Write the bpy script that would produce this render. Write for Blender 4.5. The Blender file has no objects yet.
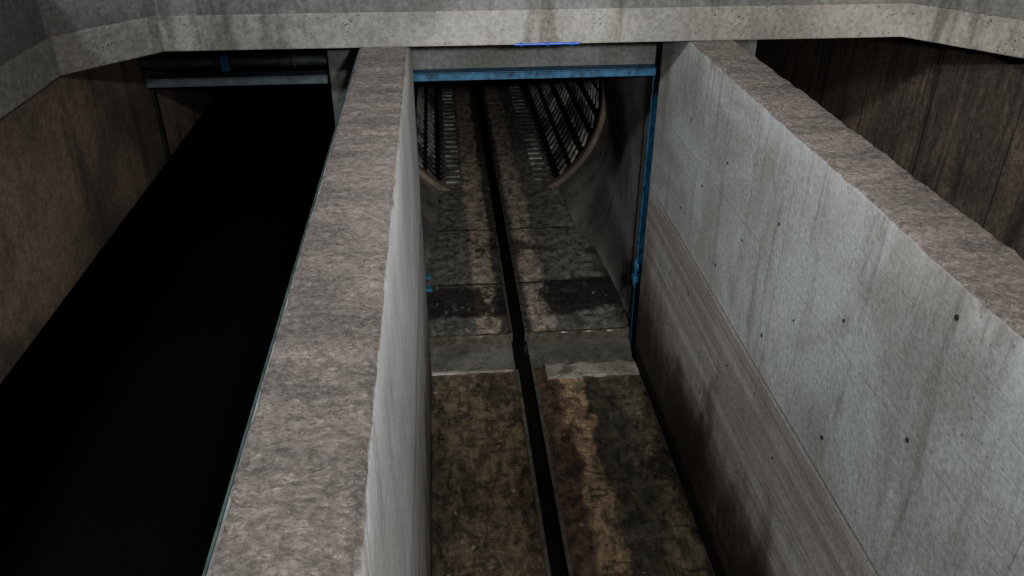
import bpy, bmesh, math, random
from mathutils import Vector, noise, Matrix
random.seed(4)
sc = bpy.context.scene

# ---------------------------------------------------------------- node helpers
class NT:
    def __init__(s, name):
        s.m = bpy.data.materials.new(name); s.m.use_nodes = True
        s.t = s.m.node_tree; s.t.nodes.clear()
        s.out = s.t.nodes.new('ShaderNodeOutputMaterial')
        s.b = s.t.nodes.new('ShaderNodeBsdfPrincipled')
        s.t.links.new(s.b.outputs[0], s.out.inputs[0])
        g = s.t.nodes.new('ShaderNodeNewGeometry'); s.pos = g.outputs['Position']
        s.nrm = g.outputs['Normal']
    def lk(s, a, b):
        if isinstance(a, (int, float)): b.default_value = a
        elif isinstance(a, tuple): b.default_value = a if len(a) == len(b.default_value) else (*a, 1)
        else: s.t.links.new(a, b)
    def scale(s, v):
        n = s.t.nodes.new('ShaderNodeVectorMath'); n.operation = 'MULTIPLY'
        s.lk(s.pos, n.inputs[0]); n.inputs[1].default_value = v; return n.outputs[0]
    def noise(s, sc3, detail=5, rough=.6, dist=0):
        if isinstance(sc3, (int, float)): sc3 = (sc3,)*3
        n = s.t.nodes.new('ShaderNodeTexNoise'); s.lk(s.scale(sc3), n.inputs['Vector'])
        n.inputs['Scale'].default_value = 1; n.inputs['Detail'].default_value = detail
        n.inputs['Roughness'].default_value = rough; n.inputs['Distortion'].default_value = dist
        return n.outputs[0]
    def voro(s, sc3, feat='F1'):
        if isinstance(sc3, (int, float)): sc3 = (sc3,)*3
        n = s.t.nodes.new('ShaderNodeTexVoronoi'); n.feature = feat
        s.lk(s.scale(sc3), n.inputs['Vector']); n.inputs['Scale'].default_value = 1
        return n.outputs['Distance']
    def math(s, op, a, b=0., c=0.):
        n = s.t.nodes.new('ShaderNodeMath'); n.operation = op
        s.lk(a, n.inputs[0]); s.lk(b, n.inputs[1]); s.lk(c, n.inputs[2]); return n.outputs[0]
    def rng(s, v, a, b, c=0., d=1., smooth=True):
        n = s.t.nodes.new('ShaderNodeMapRange')
        if smooth: n.interpolation_type = 'SMOOTHSTEP'
        s.lk(v, n.inputs[0])
        for i, x in enumerate((a, b, c, d)): n.inputs[i+1].default_value = x
        return n.outputs[0]
    def mix(s, f, a, b, mode='MIX'):
        n = s.t.nodes.new('ShaderNodeMix'); n.data_type = 'RGBA'; n.blend_type = mode
        s.lk(f, n.inputs[0]); s.lk(a, n.inputs[6]); s.lk(b, n.inputs[7]); return n.outputs[2]
    def sep(s):
        n = s.t.nodes.new('ShaderNodeSeparateXYZ'); s.lk(s.pos, n.inputs[0]); return n.outputs
    def sepn(s):
        n = s.t.nodes.new('ShaderNodeSeparateXYZ'); s.lk(s.nrm, n.inputs[0]); return n.outputs
    def comb(s, x, y, z):
        n = s.t.nodes.new('ShaderNodeCombineXYZ')
        s.lk(x, n.inputs[0]); s.lk(y, n.inputs[1]); s.lk(z, n.inputs[2]); return n.outputs[0]
    def brick(s, vec, w, h, mortar, off=.5):
        n = s.t.nodes.new('ShaderNodeTexBrick'); s.lk(vec, n.inputs['Vector']); n.offset = off
        n.inputs['Scale'].default_value = 1; n.inputs['Mortar Size'].default_value = mortar
        n.inputs['Mortar Smooth'].default_value = .4
        n.inputs['Brick Width'].default_value = w; n.inputs['Row Height'].default_value = h
        n.inputs['Color1'].default_value = (0, 0, 0, 1); n.inputs['Color2'].default_value = (1, 1, 1, 1)
        return n.outputs['Fac'], n.outputs['Color']
    def ramp(s, v, stops):
        n = s.t.nodes.new('ShaderNodeValToRGB'); s.lk(v, n.inputs[0]); e = n.color_ramp.elements
        while len(e) < len(stops): e.new(.5)
        for k, (p, c) in zip(e, stops): k.position = p; k.color = (*c, 1)
        return n.outputs[0]
    def bump(s, h, dist, strength=1., prev=None):
        n = s.t.nodes.new('ShaderNodeBump'); s.lk(h, n.inputs['Height'])
        n.inputs['Distance'].default_value = dist; n.inputs['Strength'].default_value = strength
        if prev is not None: s.lk(prev, n.inputs['Normal'])
        return n.outputs[0]
    def fin(s, col, rough, nrm=None, metal=0.):
        s.lk(col, s.b.inputs['Base Color']); s.lk(rough, s.b.inputs['Roughness'])
        s.lk(metal, s.b.inputs['Metallic'])
        if nrm is not None: s.lk(nrm, s.b.inputs['Normal'])
        return s.m

def plain(name, col, rough=.6, metal=0., var=.35, sc_=9):
    n = NT(name); a = n.noise(sc_, 6, .65)
    c = n.mix(n.rng(a, .35, .7), col, tuple(x*(1-var) for x in col))
    return n.fin(c, rough, n.bump(n.noise(sc_*6, 3), .002, .6), metal)

def concrete(name, c1, c2, stain, stain_amt=.6, bumpd=.004, rough=.85, streak=True, pits=0., speck=.5):
    n = NT(name)
    a = n.noise(1.1, 6, .6, .4)
    col = n.mix(n.rng(a, .35, .65), c1, c2)
    st = n.noise((2.6, 2.6, .35) if streak else 1.9, 7, .68, .5)
    col = n.mix(n.math('MULTIPLY', n.rng(st, .5, .72), stain_amt), col, stain)
    f = n.noise(23, 7, .75)
    col = n.mix(speck, col, n.mix(n.rng(f, .3, .7), (.62,)*3, (1.25,)*3), 'MULTIPLY')
    h = n.noise(34, 7, .7)
    b = n.bump(h, bumpd, 1)
    if pits:
        v = n.rng(n.voro(26), .0, .33, 0, 1)
        m = n.rng(n.noise(4.5, 3), .5, .62)
        pit = n.math('MULTIPLY', n.math('SUBTRACT', 1., v), m)
        col = n.mix(n.math('MULTIPLY', pit, .55), col, tuple(x*.3 for x in c2))
        b = n.bump(n.math('MULTIPLY', pit, -1.), pits, 1, b)
    return n.fin(col, rough, b)

def wall_face_mat(name, cool=(.335, .352, .36), warm=(.25, .24, .225), lowtint=.38, stain=.6, footamt=.92, bright=1.):
    n = NT(name); X, Y, Z = n.sep(); NX, NY, NZ = n.sepn()
    a = n.noise(.9, 7, .66, .8)
    face = n.mix(n.rng(a, .38, .62), cool, warm)
    face = n.mix(n.math('MULTIPLY', n.rng(n.noise((1.5, 1.5, 1.1), 8, .75, 1.0), .54, .68), .35), face, (.46, .465, .465))
    Zw = n.math('ADD', Z, n.math('MULTIPLY', n.noise((.7, .7, .7), 2), .03))
    fac, bc = n.brick(n.comb(n.math('ADD', Y, 31.), Zw, 0.), 60, .135, .005)
    tone = n.noise((.12, .25, 7.4), 3, .5)
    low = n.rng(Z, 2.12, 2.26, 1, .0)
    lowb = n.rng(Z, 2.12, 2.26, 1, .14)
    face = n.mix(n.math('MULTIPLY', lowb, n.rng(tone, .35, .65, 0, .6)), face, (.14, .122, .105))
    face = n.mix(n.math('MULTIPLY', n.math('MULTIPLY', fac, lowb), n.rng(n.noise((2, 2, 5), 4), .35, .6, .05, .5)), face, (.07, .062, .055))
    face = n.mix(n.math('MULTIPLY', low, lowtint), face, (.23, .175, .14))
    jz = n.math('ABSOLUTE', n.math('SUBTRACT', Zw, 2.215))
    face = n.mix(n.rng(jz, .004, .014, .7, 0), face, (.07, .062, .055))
    jz2 = n.math('ABSOLUTE', n.math('SUBTRACT', Zw, 3.05))
    face = n.mix(n.rng(jz2, .002, .008, .3, 0), face, (.07, .062, .055))
    fac2, bc2 = n.brick(n.comb(n.math('ADD', Y, 10.2), n.math('SUBTRACT', Z, -3.), 0.), 2.44, 30, .005, 0.)
    face = n.mix(n.math('MULTIPLY', fac2, .5), face, (.11, .10, .095))
    st = n.noise((4.2, 4.2, .5), 8, .74, .6)
    face = n.mix(n.math('MULTIPLY', n.rng(st, .5, .70), stain), face, (.135, .118, .10))
    drip = n.math('MULTIPLY', n.rng(n.noise((9, 9, .25), 5, .6), .56, .66), n.rng(Z, 3.0, 3.85))
    face = n.mix(n.math('MULTIPLY', drip, .5), face, (.09, .08, .07))
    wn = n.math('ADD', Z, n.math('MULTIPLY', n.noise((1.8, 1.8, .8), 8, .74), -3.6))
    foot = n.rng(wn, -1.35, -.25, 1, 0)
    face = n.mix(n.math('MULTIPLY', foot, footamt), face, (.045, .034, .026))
    ru = n.math('MULTIPLY', n.rng(n.noise((3, 3, 1.2), 6, .7), .5, .64), n.rng(Z, .2, 1.7, 1, 0))
    face = n.mix(n.math('MULTIPLY', ru, .5), face, (.12, .07, .045))
    f = n.noise(30, 8, .8)
    face = n.mix(.9, face, n.mix(n.rng(f, .32, .68), (.68*bright,)*3, (1.22*bright,)*3), 'MULTIPLY')
    pk = n.math('MULTIPLY', n.rng(n.voro(17), .05, .16, 1, 0), n.rng(n.noise(2.3, 4), .5, .6))
    face = n.mix(n.math('MULTIPLY', pk, .7), face, (.07, .062, .055))
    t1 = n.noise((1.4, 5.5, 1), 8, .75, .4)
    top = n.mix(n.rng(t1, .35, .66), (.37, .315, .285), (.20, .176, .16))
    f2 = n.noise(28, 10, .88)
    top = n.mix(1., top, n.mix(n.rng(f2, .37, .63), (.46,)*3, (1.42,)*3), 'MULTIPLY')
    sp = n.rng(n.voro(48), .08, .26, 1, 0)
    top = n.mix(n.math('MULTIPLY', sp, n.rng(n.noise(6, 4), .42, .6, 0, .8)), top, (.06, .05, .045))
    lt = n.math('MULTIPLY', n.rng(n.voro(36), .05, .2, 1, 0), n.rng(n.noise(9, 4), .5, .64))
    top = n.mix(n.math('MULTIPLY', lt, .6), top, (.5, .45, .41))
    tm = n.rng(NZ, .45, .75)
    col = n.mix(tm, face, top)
    b1 = n.bump(n.noise(40, 7, .75), .006, 1)
    b1 = n.bump(n.math('MULTIPLY', n.math('MULTIPLY', fac, lowb), -1.), .006, 1, b1)
    b1 = n.bump(n.math('MULTIPLY', tone, lowb), .02, 1, b1)
    hh = n.math('MULTIPLY', n.noise((15, 30, 15), 9, .8, .2), tm)
    b2 = n.bump(hh, .075, 1, b1)
    v = n.math('MULTIPLY', n.rng(n.voro((30, 38, 30)), 0, .4), tm)
    b3 = n.bump(v, .01, .9, b2)
    return n.fin(col, .85, b3)

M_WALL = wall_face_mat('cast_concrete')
M_WALL_L = wall_face_mat('cast_concrete_lit', (.42, .44, .46), (.34, .34, .34), .08, .4, .75, 1.1)  # paler copy of the cast concrete; brighter light on this wall put into colour
M_SLAB = concrete('slab_concrete', (.27, .26, .235), (.16, .155, .142), (.065, .06, .052), .85, .008, pits=.012, speck=1)
M_OUTER = concrete('brown_stained_concrete', (.20, .15, .115), (.085, .067, .054), (.035, .029, .023), .85, .012, speck=1)
def outer_r():
    n = NT('dark_brown_concrete'); X, Y, Z = n.sep()
    col = n.mix(n.rng(n.noise((2, 2, 1), 7, .7, .5), .35, .65), (.16, .125, .10), (.075, .06, .049))
    col = n.mix(n.math('MULTIPLY', n.rng(n.noise((6, 6, .35), 7, .7), .46, .66), .85), col, (.03, .025, .02))
    fac, _ = n.brick(n.comb(n.math('ADD', Y, 10), n.math('ADD', Z, .6), 0.), 1.24, 20, .012, 0.)
    col = n.mix(n.math('MULTIPLY', fac, .7), col, (.02, .017, .014))
    col = n.mix(1., col, n.mix(n.rng(n.noise(22, 8, .8), .33, .67), (.5,)*3, (1.4,)*3), 'MULTIPLY')
    b = n.bump(n.noise(30, 7, .7), .012, 1); b = n.bump(n.math('MULTIPLY', fac, -1.), .02, 1, b)
    return n.fin(col, .8, b)
M_OUTER_R = outer_r()
M_PIER = concrete('pier_concrete', (.16, .17, .165), (.10, .103, .098), (.05, .046, .042), .7, speck=.9)
M_TUN = concrete('transition_concrete', (.22, .21, .195), (.105, .10, .092), (.04, .036, .032), .8, speck=.9)
M_LIP = concrete('collar_concrete', (.22, .175, .135), (.12, .095, .077), (.05, .04, .035), .7)
M_BLUE = plain('worn_blue_paint', (.028, .115, .235), .5, .1, .75, 14)
M_BLUE2 = plain('bright_blue_paint', (.01, .04, .5), .4, 0, .3)
M_GREYST = plain('galvanised_steel', (.13, .175, .20), .5, .2, .4)
M_DARKST = plain('dark_pipe_steel', (.06, .075, .08), .5, .2, .6)
M_BLKST = plain('black_guide_steel', (.02, .02, .02), .6, .2, .5)
M_TEAL = plain('teal_edge_paint', (.04, .07, .067), .6, .0, .7)
M_GROOVE = plain('groove_mud', (.012, .011, .01), .25, 0, .5)
M_ANGLE = plain('rusty_angle_steel', (.13, .12, .10), .35, .2, .65, 12)
def rib_mat():
    n = NT('rib_steel'); a = n.noise((1.4, .9, 1.4), 6, .7)
    c = n.mix(n.rng(a, .42, .60), (.33, .325, .305), (.04, .037, .034))
    c = n.mix(n.rng(n.noise(11, 4), .45, .62, 0, .6), c, (.05, .046, .04))
    return n.fin(c, .55, n.bump(n.noise(60, 3), .002, .6))
M_RIB = rib_mat()
M_LINING = plain('pipe_lining', (.02, .019, .018), .6, .0, .5, 4)
M_HOLE = plain('tie_hole_dark', (.02, .018, .016), .9)
M_DEEP = concrete('deep_shade', (.03, .027, .024), (.02, .018, .016), (.01, .009, .008), .5)  # near-black colour carries the shade on side channel floors and end walls
n = NT('black_shade'); M_SHADE = n.fin((.0022, .0024, .0026), .42, n.bump(n.noise((3, 3, 3), 4), .01, .3))  # near-black surface standing in for the shade low in the left channel
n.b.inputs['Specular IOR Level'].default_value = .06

def near_floor_mat():
    n = NT('wet_silt_floor'); X, Y, Z = n.sep()
    xx = n.math('ADD', X, n.math('MULTIPLY', n.math('SUBTRACT', n.noise((1.8, 1.0, 1), 8, .7, .5), .5), .7))
    t = n.rng(xx, -.3, 2.2, 0, 1, False)
    col = n.ramp(t, [(0, (.10, .09, .07)), (.14, (.18, .155, .11)), (.34, (.15, .12, .085)), (.44, (.065, .05, .042)),
                     (.53, (.13, .085, .066)), (.585, (.14, .09, .068)), (.61, (.33, .25, .17)), (.69, (.30, .23, .16)), (.715, (.075, .066, .055)), (.82, (.09, .088, .07)), (.90, (.18, .165, .12)), (.95, (.13, .12, .085)), (1, (.04, .033, .028))])
    g = n.noise((9, 4.5, 9), 10, .84, .4)
    col = n.mix(1., col, n.mix(n.rng(g, .38, .62), (.28, .28, .27), (1.8, 1.73, 1.6)), 'MULTIPLY')
    rip = n.noise((3.2, 9, 3), 7, .75, 1.4)
    col = n.mix(n.math('MULTIPLY', n.rng(rip, .52, .58), .6), col, (.035, .03, .024))
    d = n.rng(n.noise((1.6, .8, 1), 7, .7, .8), .53, .60)
    col = n.mix(n.math('MULTIPLY', d, .65), col, (.028, .026, .022))
    sp = n.math('MULTIPLY', n.rng(n.voro(17), .05, .15, 1, 0), n.rng(n.noise(3, 4), .52, .62))
    col = n.mix(sp, col, (.38, .36, .31))
    wet = n.rng(n.noise((2.2, 1.2, 1), 5), .42, .56)
    b = n.bump(n.noise((16, 10, 16), 9, .82), .05, .9)
    n.b.inputs['Coat Weight'].default_value = .8; n.b.inputs['Coat Roughness'].default_value = .12
    return n.fin(col, n.rng(wet, 0, 1, .1, .5), b)
def far_floor_mat():
    n = NT('silted_concrete_floor'); X, Y, Z = n.sep()
    xx = n.math('ADD', X, n.math('MULTIPLY', n.math('SUBTRACT', n.noise((2.2, 1.1, 1), 7, .7, .4), .5), .22))
    t = n.rng(xx, -.3, 2.2, 0, 1, False)
    col = n.ramp(t, [(0, (.13, .13, .122)), (.23, (.17, .167, .157)), (.245, (.35, .305, .26)), (.35, (.32, .28, .235)), (.37, (.08, .074, .066)),
                     (.5, (.09, .085, .077)), (.53, (.37, .325, .28)), (.62, (.32, .285, .245)), (.65, (.16, .157, .148)), (.9, (.19, .185, .175)), (1, (.06, .055, .05))])
    g = n.noise((9, 6, 9), 10, .84, .5)
    col = n.mix(1., col, n.mix(n.rng(g, .38, .62), (.35, .35, .35), (1.6, 1.58, 1.52)), 'MULTIPLY')
    yy = n.math('ADD', Y, n.math('MULTIPLY', n.math('SUBTRACT', n.noise((.8, .8, .8), 6, .7), .5), 1.0))
    def band(a, b_, c1, c2, sc_):
        d = n.math('MULTIPLY', n.rng(yy, a, a+.1), n.rng(yy, b_, b_+.12, 1, 0))
        return n.math('MULTIPLY', d, n.rng(n.noise(sc_, 5, .7), c1, c2))
    col = n.mix(n.math('MULTIPLY', band(8.75, 9.55, .40, .48, (1.6, .8, 1)), .9), col, (.022, .02, .018))
    col = n.mix(n.math('MULTIPLY', band(10.3, 10.9, .50, .58, (2.6, 1.8, 1)), .8), col, (.03, .027, .024))
    col = n.mix(n.math('MULTIPLY', n.rng(n.noise((1.1, 1.1, 1), 7, .75, .8), .56, .64), .6), col, (.045, .042, .036))
    for jy in (9.62, 11.3):
        j = n.rng(n.math('ABSOLUTE', n.math('SUBTRACT', n.math('ADD', Y, n.math('MULTIPLY', n.noise(5, 4), .05)), jy+.025)), .012, .03, .9, 0)
        col = n.mix(j, col, (.02, .018, .016))
    b = n.bump(n.noise(18, 9, .8), .03, 1)
    return n.fin(col, n.rng(g, .3, .7, .25, .75), b)
M_FN = near_floor_mat(); M_FF = far_floor_mat()
M_SLOT = concrete('slot_silt', (.22, .215, .20), (.10, .095, .086), (.03, .028, .025), .85, .015, .45, False, speck=1)

# ---------------------------------------------------------------- mesh helpers
def obj_from_bm(bm, name, mats, parent=None, smooth=False):
    me = bpy.data.meshes.new(name); bmesh.ops.recalc_face_normals(bm, faces=bm.faces)
    bm.to_mesh(me); bm.free()
    if not isinstance(mats, (list, tuple)): mats = [mats]
    for m in mats: me.materials.append(m)
    if smooth:
        for p in me.polygons: p.use_smooth = True
    o = bpy.data.objects.new(name, me); sc.collection.objects.link(o)
    if parent: o.parent = parent
    return o
def add_box(bm, x0, x1, y0, y1, z0, z1, mi=0, bev=0):
    r = bmesh.ops.create_cube(bm, size=1)
    vs = r['verts']
    for v in vs:
        v.co = Vector(((x0+x1)/2+v.co.x*(x1-x0), (y0+y1)/2+v.co.y*(y1-y0), (z0+z1)/2+v.co.z*(z1-z0)))
    fs = set(f for v in vs for f in v.link_faces)
    for f in fs: f.material_index = mi
    if bev:
        es = set(e for v in vs for e in v.link_edges)
        r = bmesh.ops.bevel(bm, geom=list(es), offset=bev, segments=2, affect='EDGES', profile=.5)
        for f in r['faces']: f.material_index = mi
def add_cyl(bm, p0, p1, r, seg=20, mi=0, r2=None):
    p0, p1 = Vector(p0), Vector(p1); d = p1-p0
    q = Vector((0, 0, 1)).rotation_difference(d.normalized())
    M = Matrix.Translation((p0+p1)/2) @ q.to_matrix().to_4x4()
    rr = bmesh.ops.create_cone(bm, cap_ends=True, segments=seg, radius1=r, radius2=r if r2 is None else r2, depth=d.length, matrix=M)
    for v in rr['verts']:
        for f in v.link_faces: f.material_index = mi
def box_obj(name, x0, x1, y0, y1, z0, z1, mat, bev=0.01, parent=None):
    bm = bmesh.new(); add_box(bm, x0, x1, y0, y1, z0, z1, 0, bev); return obj_from_bm(bm, name, mat, parent)
def empty(name):
    e = bpy.data.objects.new(name, None); sc.collection.objects.link(e); return e

def swept_wall(name, x0, x1, y0, y1, z0, z1, mat, seed=0, dy=.025):
    c = .022
    prof = []
    zs = [z0+(z1-c-z0)*i/14 for i in range(15)]
    for z in zs: prof.append((x1, z, 0))
    prof.append((x1-c*.35, z1-c*.3, 1))
    nt = 20
    for i in range(nt+1):
        prof.append((x1-c-(x1-x0-2*c)*i/nt, z1, 2))
    prof.append((x0+c*.35, z1-c*.3, 1))
    for z in reversed(zs): prof.append((x0, z, 0))
    ny = int((y1-y0)/dy)
    bm = bmesh.new(); rows = []
    for j in range(ny+1):
        y = y0+(y1-y0)*j/ny; row = []
        for (x, z, k) in prof:
            p = Vector((x, y, z+seed*7))
            if k == 2:
                dz = .010*noise.noise(p*3.1)+.009*noise.noise(p*11)+.007*noise.noise(p*31)
                dz += .006*math.sin(y*26+3*noise.noise(p*1.7))*max(0, noise.noise(Vector((y*1.1, seed, 0)))+.3)
                q = (x, y, min(z+dz, z1+.012))
            elif k == 1:
                ch = .012*max(0, noise.noise(Vector((x*3, y*9, seed))))+.018*max(0, noise.noise(Vector((x, y*3.3, seed+4)))-.1)
                s = 1 if x < (x0+x1)/2 else -1
                q = (x+s*(ch+.005*noise.noise(p*30)), y, z-ch*.8+.005*noise.noise(p*37))
            else:
                q = (x+.0025*noise.noise(p*1.5), y, z)
            row.append(bm.verts.new(q))
        rows.append(row)
    for j in range(ny):
        for i in range(len(prof)-1):
            bm.faces.new((rows[j][i], rows[j][i+1], rows[j+1][i+1], rows[j+1][i]))
        bm.faces.new((rows[j][-1], rows[j][0], rows[j+1][0], rows[j+1][-1]))
    bm.faces.new(rows[0]); bm.faces.new(rows[-1])
    return obj_from_bm(bm, name, mat, smooth=True)

# ---------------------------------------------------------------- geometry (floor z=0, wall tops z=3.9)
WT = 3.9; WLX = -2.85
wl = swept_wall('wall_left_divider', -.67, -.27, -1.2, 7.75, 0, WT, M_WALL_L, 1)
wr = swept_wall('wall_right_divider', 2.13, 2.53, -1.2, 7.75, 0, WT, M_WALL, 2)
bm = bmesh.new(); add_box(bm, -.680, -.670, -1.2, 7.7, WT-.05, WT-.018, 0, .002)
obj_from_bm(bm, 'edge_angle', M_TEAL, wl)
bm = bmesh.new()
for (y, z, r) in [(2.72, 3.75, .016), (2.78, 3.02, .015), (3.48, 2.43, .017), (4.5, 2.47, .016), (5.55, 2.45, .014), (6.6, 2.47, .014),
                (4.55, 3.3, .013), (5.6, 3.3, .012), (3.55, 3.2, .013), (2.45, 2.3, .014), (3.5, 1.2, .014), (4.5, 1.2, .014), (5.5, 1.2, .013), (6.6, 1.2, .012), (6.6, 3.3, .012),
                (5.0, 1.85, .012), (6.1, 1.85, .012), (4.0, 1.8, .012), (3.0, 1.7, .012), (4.0, .7, .012), (5.0, .7, .012), (4.1, 2.85, .010), (5.1, 2.9, .010), (6.1, 2.9, .010)]:
    add_cyl(bm, (2.134, y, z), (2.1255, y, z), r, 12, 0, r*.8)
obj_from_bm(bm, 'form_tie_holes', M_HOLE, wr)

box_obj('wall_left', WLX-.4, WLX, -1.2, 14, 0, WT, M_OUTER, 0)
box_obj('wall_right', 4.75, 5.15, -1.2, 14, 0, WT, M_OUTER_R, 0)

for nm, a, b in (('pier', -1.06, -.40), ('pier', 2.27, 3.08)):
    box_obj(nm, a, b, 7.77, 8.72, 0, WT-.002, M_PIER, .02)
box_obj('trim_header', -.395, 2.265, 8.22, 8.7, 3.34, WT-.002, M_PIER, .01)

def floor_piece(name, x0, x1, y0, y1, z1, mat, n=.012, step=.07):
    bm = bmesh.new(); nx = max(2, int((x1-x0)/step)); ny = max(2, int((y1-y0)/step)); g = []
    for j in range(ny+1):
        r = []
        for i in range(nx+1):
            x = x0+(x1-x0)*i/nx; y = y0+(y1-y0)*j/ny
            r.append(bm.verts.new((x, y, z1-abs(n*noise.noise(Vector((x*2, y*2, 0)))+n*.6*noise.noise(Vector((x*8, y*8, 2)))))))
        g.append(r)
    for j in range(ny):
        for i in range(nx): bm.faces.new((g[j][i], g[j][i+1], g[j+1][i+1], g[j+1][i]))
    be = [e for e in bm.edges if e.is_boundary]
    r = bmesh.ops.extrude_edge_only(bm, edges=be)
    for v in [v for v in r['geom'] if isinstance(v, bmesh.types.BMVert)]: v.co.z = z1-.3
    return obj_from_bm(bm, name, mat, smooth=False)
fl = empty('floor')
GX0, GX1 = .72, .91
for (x0, x1) in ((-.27, GX0), (GX1, 2.13)):
    floor_piece('channel_floor', x0, x1, -1.2, 7.62, 0, M_FN, .03).parent = fl
for (x0, x1) in ((-.4, GX0), (GX1, 2.27)):
    floor_piece('gate_slot_floor', x0, x1, 7.62, 8.33, -.10, M_SLOT).parent = fl
    floor_piece('apron_floor', x0, x1, 8.33, 13.0, 0, M_FF, .03).parent = fl
    a0, a1 = (-.1, GX0) if x0 < 0 else (GX1, 1.9)
    floor_piece('pipe_floor', a0, a1, 13.0, 30, 0, M_FF, step=.12).parent = fl
box_obj('groove_bed', GX0-.05, GX1+.05, -1.2, 30, -.36, -.15, M_GROOVE, 0, fl)
box_obj('side_channel_floor', WLX, -.67, -1.2, 14, -.2, -.02, M_DEEP, 0, fl)
box_obj('side_channel_floor', 2.53, 4.75, -1.2, 14, -.2, -.02, M_DEEP, 0, fl)

def rough_strip(bm, x0, x1, y0, y1, z0, z1, amp=.015, seed=0):
    nx = max(4, int((x1-x0)/.04)); secs = []
    for i in range(nx+1):
        x = x0+(x1-x0)*i/nx; f = lambda k: amp*noise.noise(Vector((x*7, k*3.1+seed, seed)))
        pts = [(y0+f(0), z0), (y0+f(0), z1-.012+f(1)*.4), (y0+.015+f(2), z1+f(1)*.4), (y1-.015+f(3), z1+f(4)*.4), (y1+f(5), z0)]
        secs.append([bm.verts.new((x, a, b)) for a, b in pts])
    for i in range(nx):
        for k in range(5): bm.faces.new((secs[i][k], secs[i][(k+1) % 5], secs[i+1][(k+1) % 5], secs[i+1][k]))
    bm.faces.new(secs[0]); bm.faces.new(secs[-1])
bm = bmesh.new()
rough_strip(bm, 1.05, 2.12, 7.40, 7.64, -.05, .022, .05, 1)
rough_strip(bm, -.26, .68, 7.58, 7.64, -.05, .01, .02, 2)
M_SILL = concrete('sill_concrete', (.36, .345, .31), (.15, .14, .12), (.04, .036, .032), .85, speck=1, bumpd=.01, streak=False)
obj_from_bm(bm, 'gate_sill', M_SILL)
bm = bmesh.new()
rough_strip(bm, GX1+.03, 2.24, 8.30, 8.37, -.2, .02, .02, 3)
rough_strip(bm, -.38, GX0-.03, 8.30, 8.37, -.2, .02, .02, 4)
obj_from_bm(bm, 'slot_edge_beam', M_ANGLE)

bm = bmesh.new(); random.seed(11)
for i in range(260):
    y = random.uniform(1.5, 12.4) ; x = random.choice((random.uniform(-.22, .66), random.uniform(.97, 2.08)))
    if 7.3 < y < 8.45: continue
    r = random.choice((.007, .010, .013, .018))*random.uniform(.7, 1.3)
    q = bmesh.ops.create_icosphere(bm, subdivisions=1, radius=r, matrix=Matrix.Translation((x, y, r*.1)) @ Matrix.Rotation(random.uniform(0, 6), 4, 'Z') @ Matrix.Diagonal((1.5, 1, .6, 1)))
    for v in q['verts']: v.co += Vector([random.uniform(-.25, .25)*r for _ in range(3)])
obj_from_bm(bm, 'floor_rubble', concrete('rubble', (.20, .18, .15), (.07, .062, .05), (.05, .045, .04), .5, rough=.5), fl)

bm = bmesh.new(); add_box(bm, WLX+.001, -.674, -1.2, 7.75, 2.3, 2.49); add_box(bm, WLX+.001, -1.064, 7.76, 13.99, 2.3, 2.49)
obj_from_bm(bm, 'channel_shade_sheet', M_SHADE)  # opaque black sheet in place of the left wall's shade, not real water
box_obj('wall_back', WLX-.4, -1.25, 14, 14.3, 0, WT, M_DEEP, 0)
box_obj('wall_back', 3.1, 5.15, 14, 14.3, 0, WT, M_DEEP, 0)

def prism(bm, pts, z0, z1):
    a = [bm.verts.new((x, y, z0)) for x, y in pts]; b = [bm.verts.new((x, y, z1)) for x, y in pts]
    n = len(pts); bm.faces.new(a[::-1]); bm.faces.new(b)
    for i in range(n): bm.faces.new((a[i], a[(i+1) % n], b[(i+1) % n], b[i]))
def slab_pts(o):
    return [(-4.6, -1.5), (-2.81-o, -1.5), (-2.81-o, 6.26+o*.4), (-2.24-o*.4, 6.9+o), (4.0+o*.4, 6.86+o), (4.6+o, 6.1+o*.4), (4.6+o, -1.5), (6.6, -1.5), (6.6, 14.3), (-4.6, 14.3)]
bm = bmesh.new(); prism(bm, slab_pts(0), WT, WT+.285)
slab = obj_from_bm(bm, 'ceiling_deck_slab', M_SLAB)
md = slab.modifiers.new('bev', 'BEVEL'); md.width = .012; md.segments = 2
bm = bmesh.new(); prism(bm, slab_pts(.03), WT+.285, WT+.75)
k = obj_from_bm(bm, 'kerb', concrete('kerb_concrete', (.15, .155, .15), (.09, .092, .088), (.04, .038, .034), .8, .008, speck=1), slab)
bm = bmesh.new(); add_cyl(bm, (.62, 6.866, 3.908), (1.17, 6.866, 3.908), .010, 14)
for x in (.68, .9, 1.11): add_box(bm, x-.012, x+.012, 6.852, 6.90, 3.895, 3.921, 0, .003)
obj_from_bm(bm, 'blue_conduit', M_BLUE2, slab)

def U_post(bm, x0, x1, y0, y1, z0, z1, openx):
    t = .012
    add_box(bm, x0, x1, y0, y0+t, z0, z1, 0, .002); add_box(bm, x0, x1, y1-t, y1, z0, z1, 0, .002)
    if openx > 0: add_box(bm, x0, x0+t, y0, y1, z0, z1, 0, .002)
    else: add_box(bm, x1-t, x1, y0, y1, z0, z1, 0, .002)
bm = bmesh.new()
U_post(bm, 2.18, 2.265, 8.06, 8.18, -.1, 3.34, -1)
U_post(bm, -.395, -.31, 8.06, 8.18, -.1, 3.34, 1)
add_box(bm, -.395, 2.265, 8.06, 8.075, 3.27, 3.345, 0, .003)
add_box(bm, -.395, 2.265, 8.06, 8.21, 3.335, 3.35, 0, .003)
add_box(bm, -.395, 2.265, 8.195, 8.21, 3.27, 3.345, 0, .003)
add_box(bm, 2.11, 2.19, 8.0, 8.1, .86, .94, 0, .006); add_box(bm, 2.12, 2.17, 8.0, 8.08, 1.02, 1.10, 0, .006)
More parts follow.
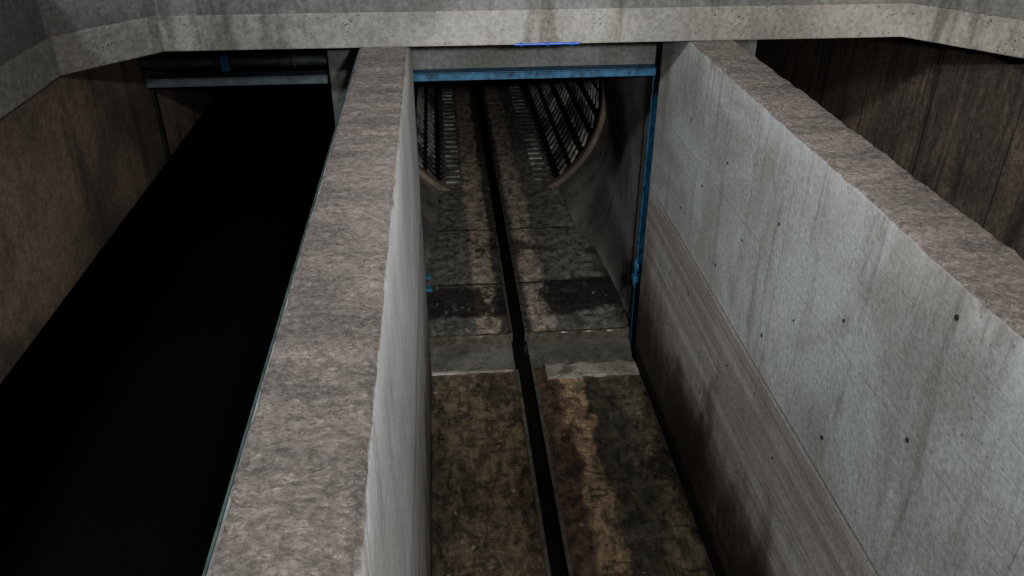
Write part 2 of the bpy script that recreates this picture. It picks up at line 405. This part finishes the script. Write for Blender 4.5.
add_cyl(bm, (2.14, 8.04, .8), (2.14, 8.04, 1.15), .016)
add_box(bm, -.30, -.21, 8.0, 8.1, .86, .90, 0, .006); add_box(bm, -.30, -.22, 8.0, 8.08, 1.02, 1.06, 0, .006)
for i in range(9): add_cyl(bm, (-.1+i*.27, 8.05, 3.307), (-.1+i*.27, 8.062, 3.307), .012, 8)
obj_from_bm(bm, 'gate_frame', M_BLUE)

bm = bmesh.new()
x0 = WLX+.005
add_box(bm, x0, -1.065, 8.02, 8.05, 3.285, 3.36, 0, .004); add_box(bm, x0, -1.065, 8.02, 8.2, 3.355, 3.37, 0, .003)
add_box(bm, x0, x0+.03, 8.10, 8.18, 2.49, 3.36, 2, .003); add_box(bm, -1.095, -1.065, 8.10, 8.18, 2.49, 3.36, 2, .003)
add_cyl(bm, (x0, 8.0, 3.52), (-1.065, 8.0, 3.52), .05, 24, 1)
for x in (-2.6, -2.12, -1.98, -1.4): add_cyl(bm, (x-.02, 8.0, 3.52), (x+.02, 8.0, 3.52), .07, 24, 1)
add_box(bm, x0, -2.3, 7.95, 8.3, 3.62, 3.68, 1, .01)
add_box(bm, -2.09, -2.01, 7.92, 8.0, 3.45, 3.62, 3, .01)
add_cyl(bm, (-2.05, 7.96, 3.6), (-2.05, 7.96, 3.70), .03, 16, 3)
add_cyl(bm, (x0, 7.9, 3.74), (-1.065, 7.9, 3.74), .02, 12, 1)
obj_from_bm(bm, 'sluice_gate_drive', [M_GREYST, M_DARKST, M_BLKST, M_BLUE])

# ---------------------------------------------------------------- transition + pipe
tun = empty('tunnel')
for nm, par, spans in (('drain_groove_edging', None, ((-1.2, 7.6, .012), (8.35, 12.8, .012))), ('groove_edging', tun, ((12.81, 29.9, .012),))):
    bm = bmesh.new()
    for x in (GX0, GX1):
        for (y0, y1, z) in spans: add_box(bm, x-.02, x+.02, y0, y1, -.12, z, 0, .003)
    obj_from_bm(bm, nm, M_ANGLE, par)
CX, CZ, R = .9, 1.5, 1.8
def circ(a, r=R): return (CX+r*math.sin(a), CZ-r*math.cos(a))   # a from bottom
def rect(a):
    dx, dz = math.sin(a), -math.cos(a); ts = []
    if dx > 1e-6: ts.append((2.27-CX)/dx)
    if dx < -1e-6: ts.append((-.40-CX)/dx)
    if dz > 1e-6: ts.append((3.34-CZ)/dz)
    if dz < -1e-6: ts.append((-.1-CZ)/dz)
    t = min(ts); return (CX+dx*t, CZ+dz*t)
bm = bmesh.new(); rows = []; N = 72; a0 = .62
for j in range(13):
    s = j/12; y = 8.75+(12.84-8.75)*s; r = []
    for i in range(N+1):
        a = a0+(2*math.pi-2*a0)*i/N
        p = rect(a); q = circ(a); ss = s*s*(3-2*s)
        r.append(bm.verts.new((p[0]*(1-ss)+q[0]*ss, y, p[1]*(1-ss)+q[1]*ss)))
    rows.append(r)
for j in range(12):
    for i in range(N): bm.faces.new((rows[j][i], rows[j][i+1], rows[j+1][i+1], rows[j+1][i]))
obj_from_bm(bm, 'tunnel_transition', M_TUN, tun, smooth=True)
bm = bmesh.new(); prev = None; N = 96
for i in range(N+1):
    a = .45+(2*math.pi-.9)*i/N; cur = []
    for (rr, y) in ((R-.08, 12.85), (R+.09, 12.85), (R+.09, 12.99), (R-.08, 12.99)):
        x, z = circ(a, rr); cur.append(bm.verts.new((x, y, z)))
    if prev:
        for k_ in range(4): bm.faces.new((prev[k_], prev[(k_+1) % 4], cur[(k_+1) % 4], cur[k_]))
    prev = cur
obj_from_bm(bm, 'collar', M_LIP, tun)
bm = bmesh.new(); rows = []; ny = 280
for j in range(ny+1):
    y = 13+17*j/ny; rr = R+.02*math.cos(j/ny*17/.24*2*math.pi)
    rows.append([bm.verts.new((circ(2*math.pi*i/80, rr)[0], y, circ(2*math.pi*i/80, rr)[1])) for i in range(80)])
for j in range(ny):
    for i in range(80): bm.faces.new((rows[j][i], rows[j][(i+1) % 80], rows[j+1][(i+1) % 80], rows[j+1][i]))
bm.faces.new(rows[-1])
obj_from_bm(bm, 'corrugated_pipe', M_LINING, tun, smooth=True)
bm = bmesh.new()
def rib(a1, a2, y, w=.06):
    n = 3; prev = None
    for i in range(n+1):
        a = a1+(a2-a1)*i/n; cur = []; dyy = .16*i/n
        for rr, yy in ((R-.015, y), (R-.06, y), (R-.06, y+w), (R-.015, y+w)):
            x, z = circ(a, rr); cur.append(bm.verts.new((x, yy+dyy, z)))
        if prev:
            for k_ in range(4): bm.faces.new((prev[k_], prev[(k_+1) % 4], cur[(k_+1) % 4], cur[k_]))
        prev = cur
def strip(a1, a2, y0, y1):
    prev = None
    for a in (a1, a2):
        cur = []
        for rr, yy in ((R-.02, y0), (R-.07, y0), (R-.07, y1), (R-.02, y1)):
            x, z = circ(a, rr); cur.append(bm.verts.new((x, yy, z)))
        if prev:
            for k_ in range(4): bm.faces.new((prev[k_], prev[(k_+1) % 4], cur[(k_+1) % 4], cur[k_]))
        prev = cur
for s in (1, -1):
    for row, (d1, d2) in enumerate(((38, 43.5), (47, 53.5), (58, 64.5), (69, 75), (80, 87), (91, 98), (103, 110), (115, 122))):
        y = 13.1+.07*row
        while y < 27: rib(math.radians(d1)*s, math.radians(d2)*s, y); y += .25
    for (x0, x1) in ((.66, .9),):
        y = 13.15
        while y < 27:
            xa, xb = sorted((CX+s*x0, CX+s*x1)); add_box(bm, xa, xb, y, y+.06, -.02, .03); y += .25
obj_from_bm(bm, 'lining_ribs', M_RIB, tun)
bm = bmesh.new()
for s in (1, -1):
    for d in (36.0, 55.0, 77, 100): strip(math.radians(d)*s, math.radians(d+1.3)*s, 13.0, 27)
obj_from_bm(bm, 'lining_rails', M_LINING, tun)

# ---------------------------------------------------------------- lights
def area(name, loc, target, size, power, col):
    l = bpy.data.lights.new(name, 'AREA'); l.shape = 'DISK'; l.size = size; l.energy = power; l.color = col
    o = bpy.data.objects.new(name, l); sc.collection.objects.link(o); o.location = loc
    o.rotation_euler = (Vector(target)-Vector(loc)).to_track_quat('-Z', 'Y').to_euler(); return o
def spot(loc, target, ang, power, col=(1, .98, .94), blend=.8):
    l = bpy.data.lights.new('fill_spot', 'SPOT'); l.energy = power; l.color = col; l.spot_size = math.radians(ang); l.spot_blend = blend; l.shadow_soft_size = .12
    o = bpy.data.objects.new('fill_spot', l); sc.collection.objects.link(o); o.location = loc
    o.rotation_euler = (Vector(target)-Vector(loc)).to_track_quat('-Z', 'Y').to_euler()
area('floor_fill', (-4.2, .3, 8.6), (1.8, 4.5, 3), .5, 440, (.9, .96, 1))
area('floor_fill', (2.9, -.6, 6.1), (-.5, 6, 2.6), .35, 90, (1, .95, .9))
area('floor_fill', (1.2, -.6, 7.6), (1.0, 6, .3), .35, 250, (1, .95, .88))  # added overhead fill for the channel floor, no actual fitting there
spot((.9, -.8, 6.0), (.9, 12.0, .2), 38, 2000)  # added fill aimed into the tunnel to brighten floor and ribs
spot((3.0, -.9, 5.45), (4.75, 10.0, 3.1), 24, 1500, (1, .93, .84))  # added narrow fill to lift the right outer wall under the deck
w = bpy.data.worlds.new('World'); sc.world = w; w.use_nodes = True
w.node_tree.nodes['Background'].inputs[0].default_value = (.6, .75, 1, 1)
w.node_tree.nodes['Background'].inputs[1].default_value = .025

# ---------------------------------------------------------------- camera
cam = bpy.data.cameras.new('Camera'); co = bpy.data.objects.new('Camera', cam); sc.collection.objects.link(co)
cam.sensor_width = 36; cam.lens = 36*811/1024; cam.clip_start = .05
co.location = (0, 0, 5.6)
co.rotation_euler = (math.radians(90-30.5), 0, math.radians(-5.0))
sc.camera = co
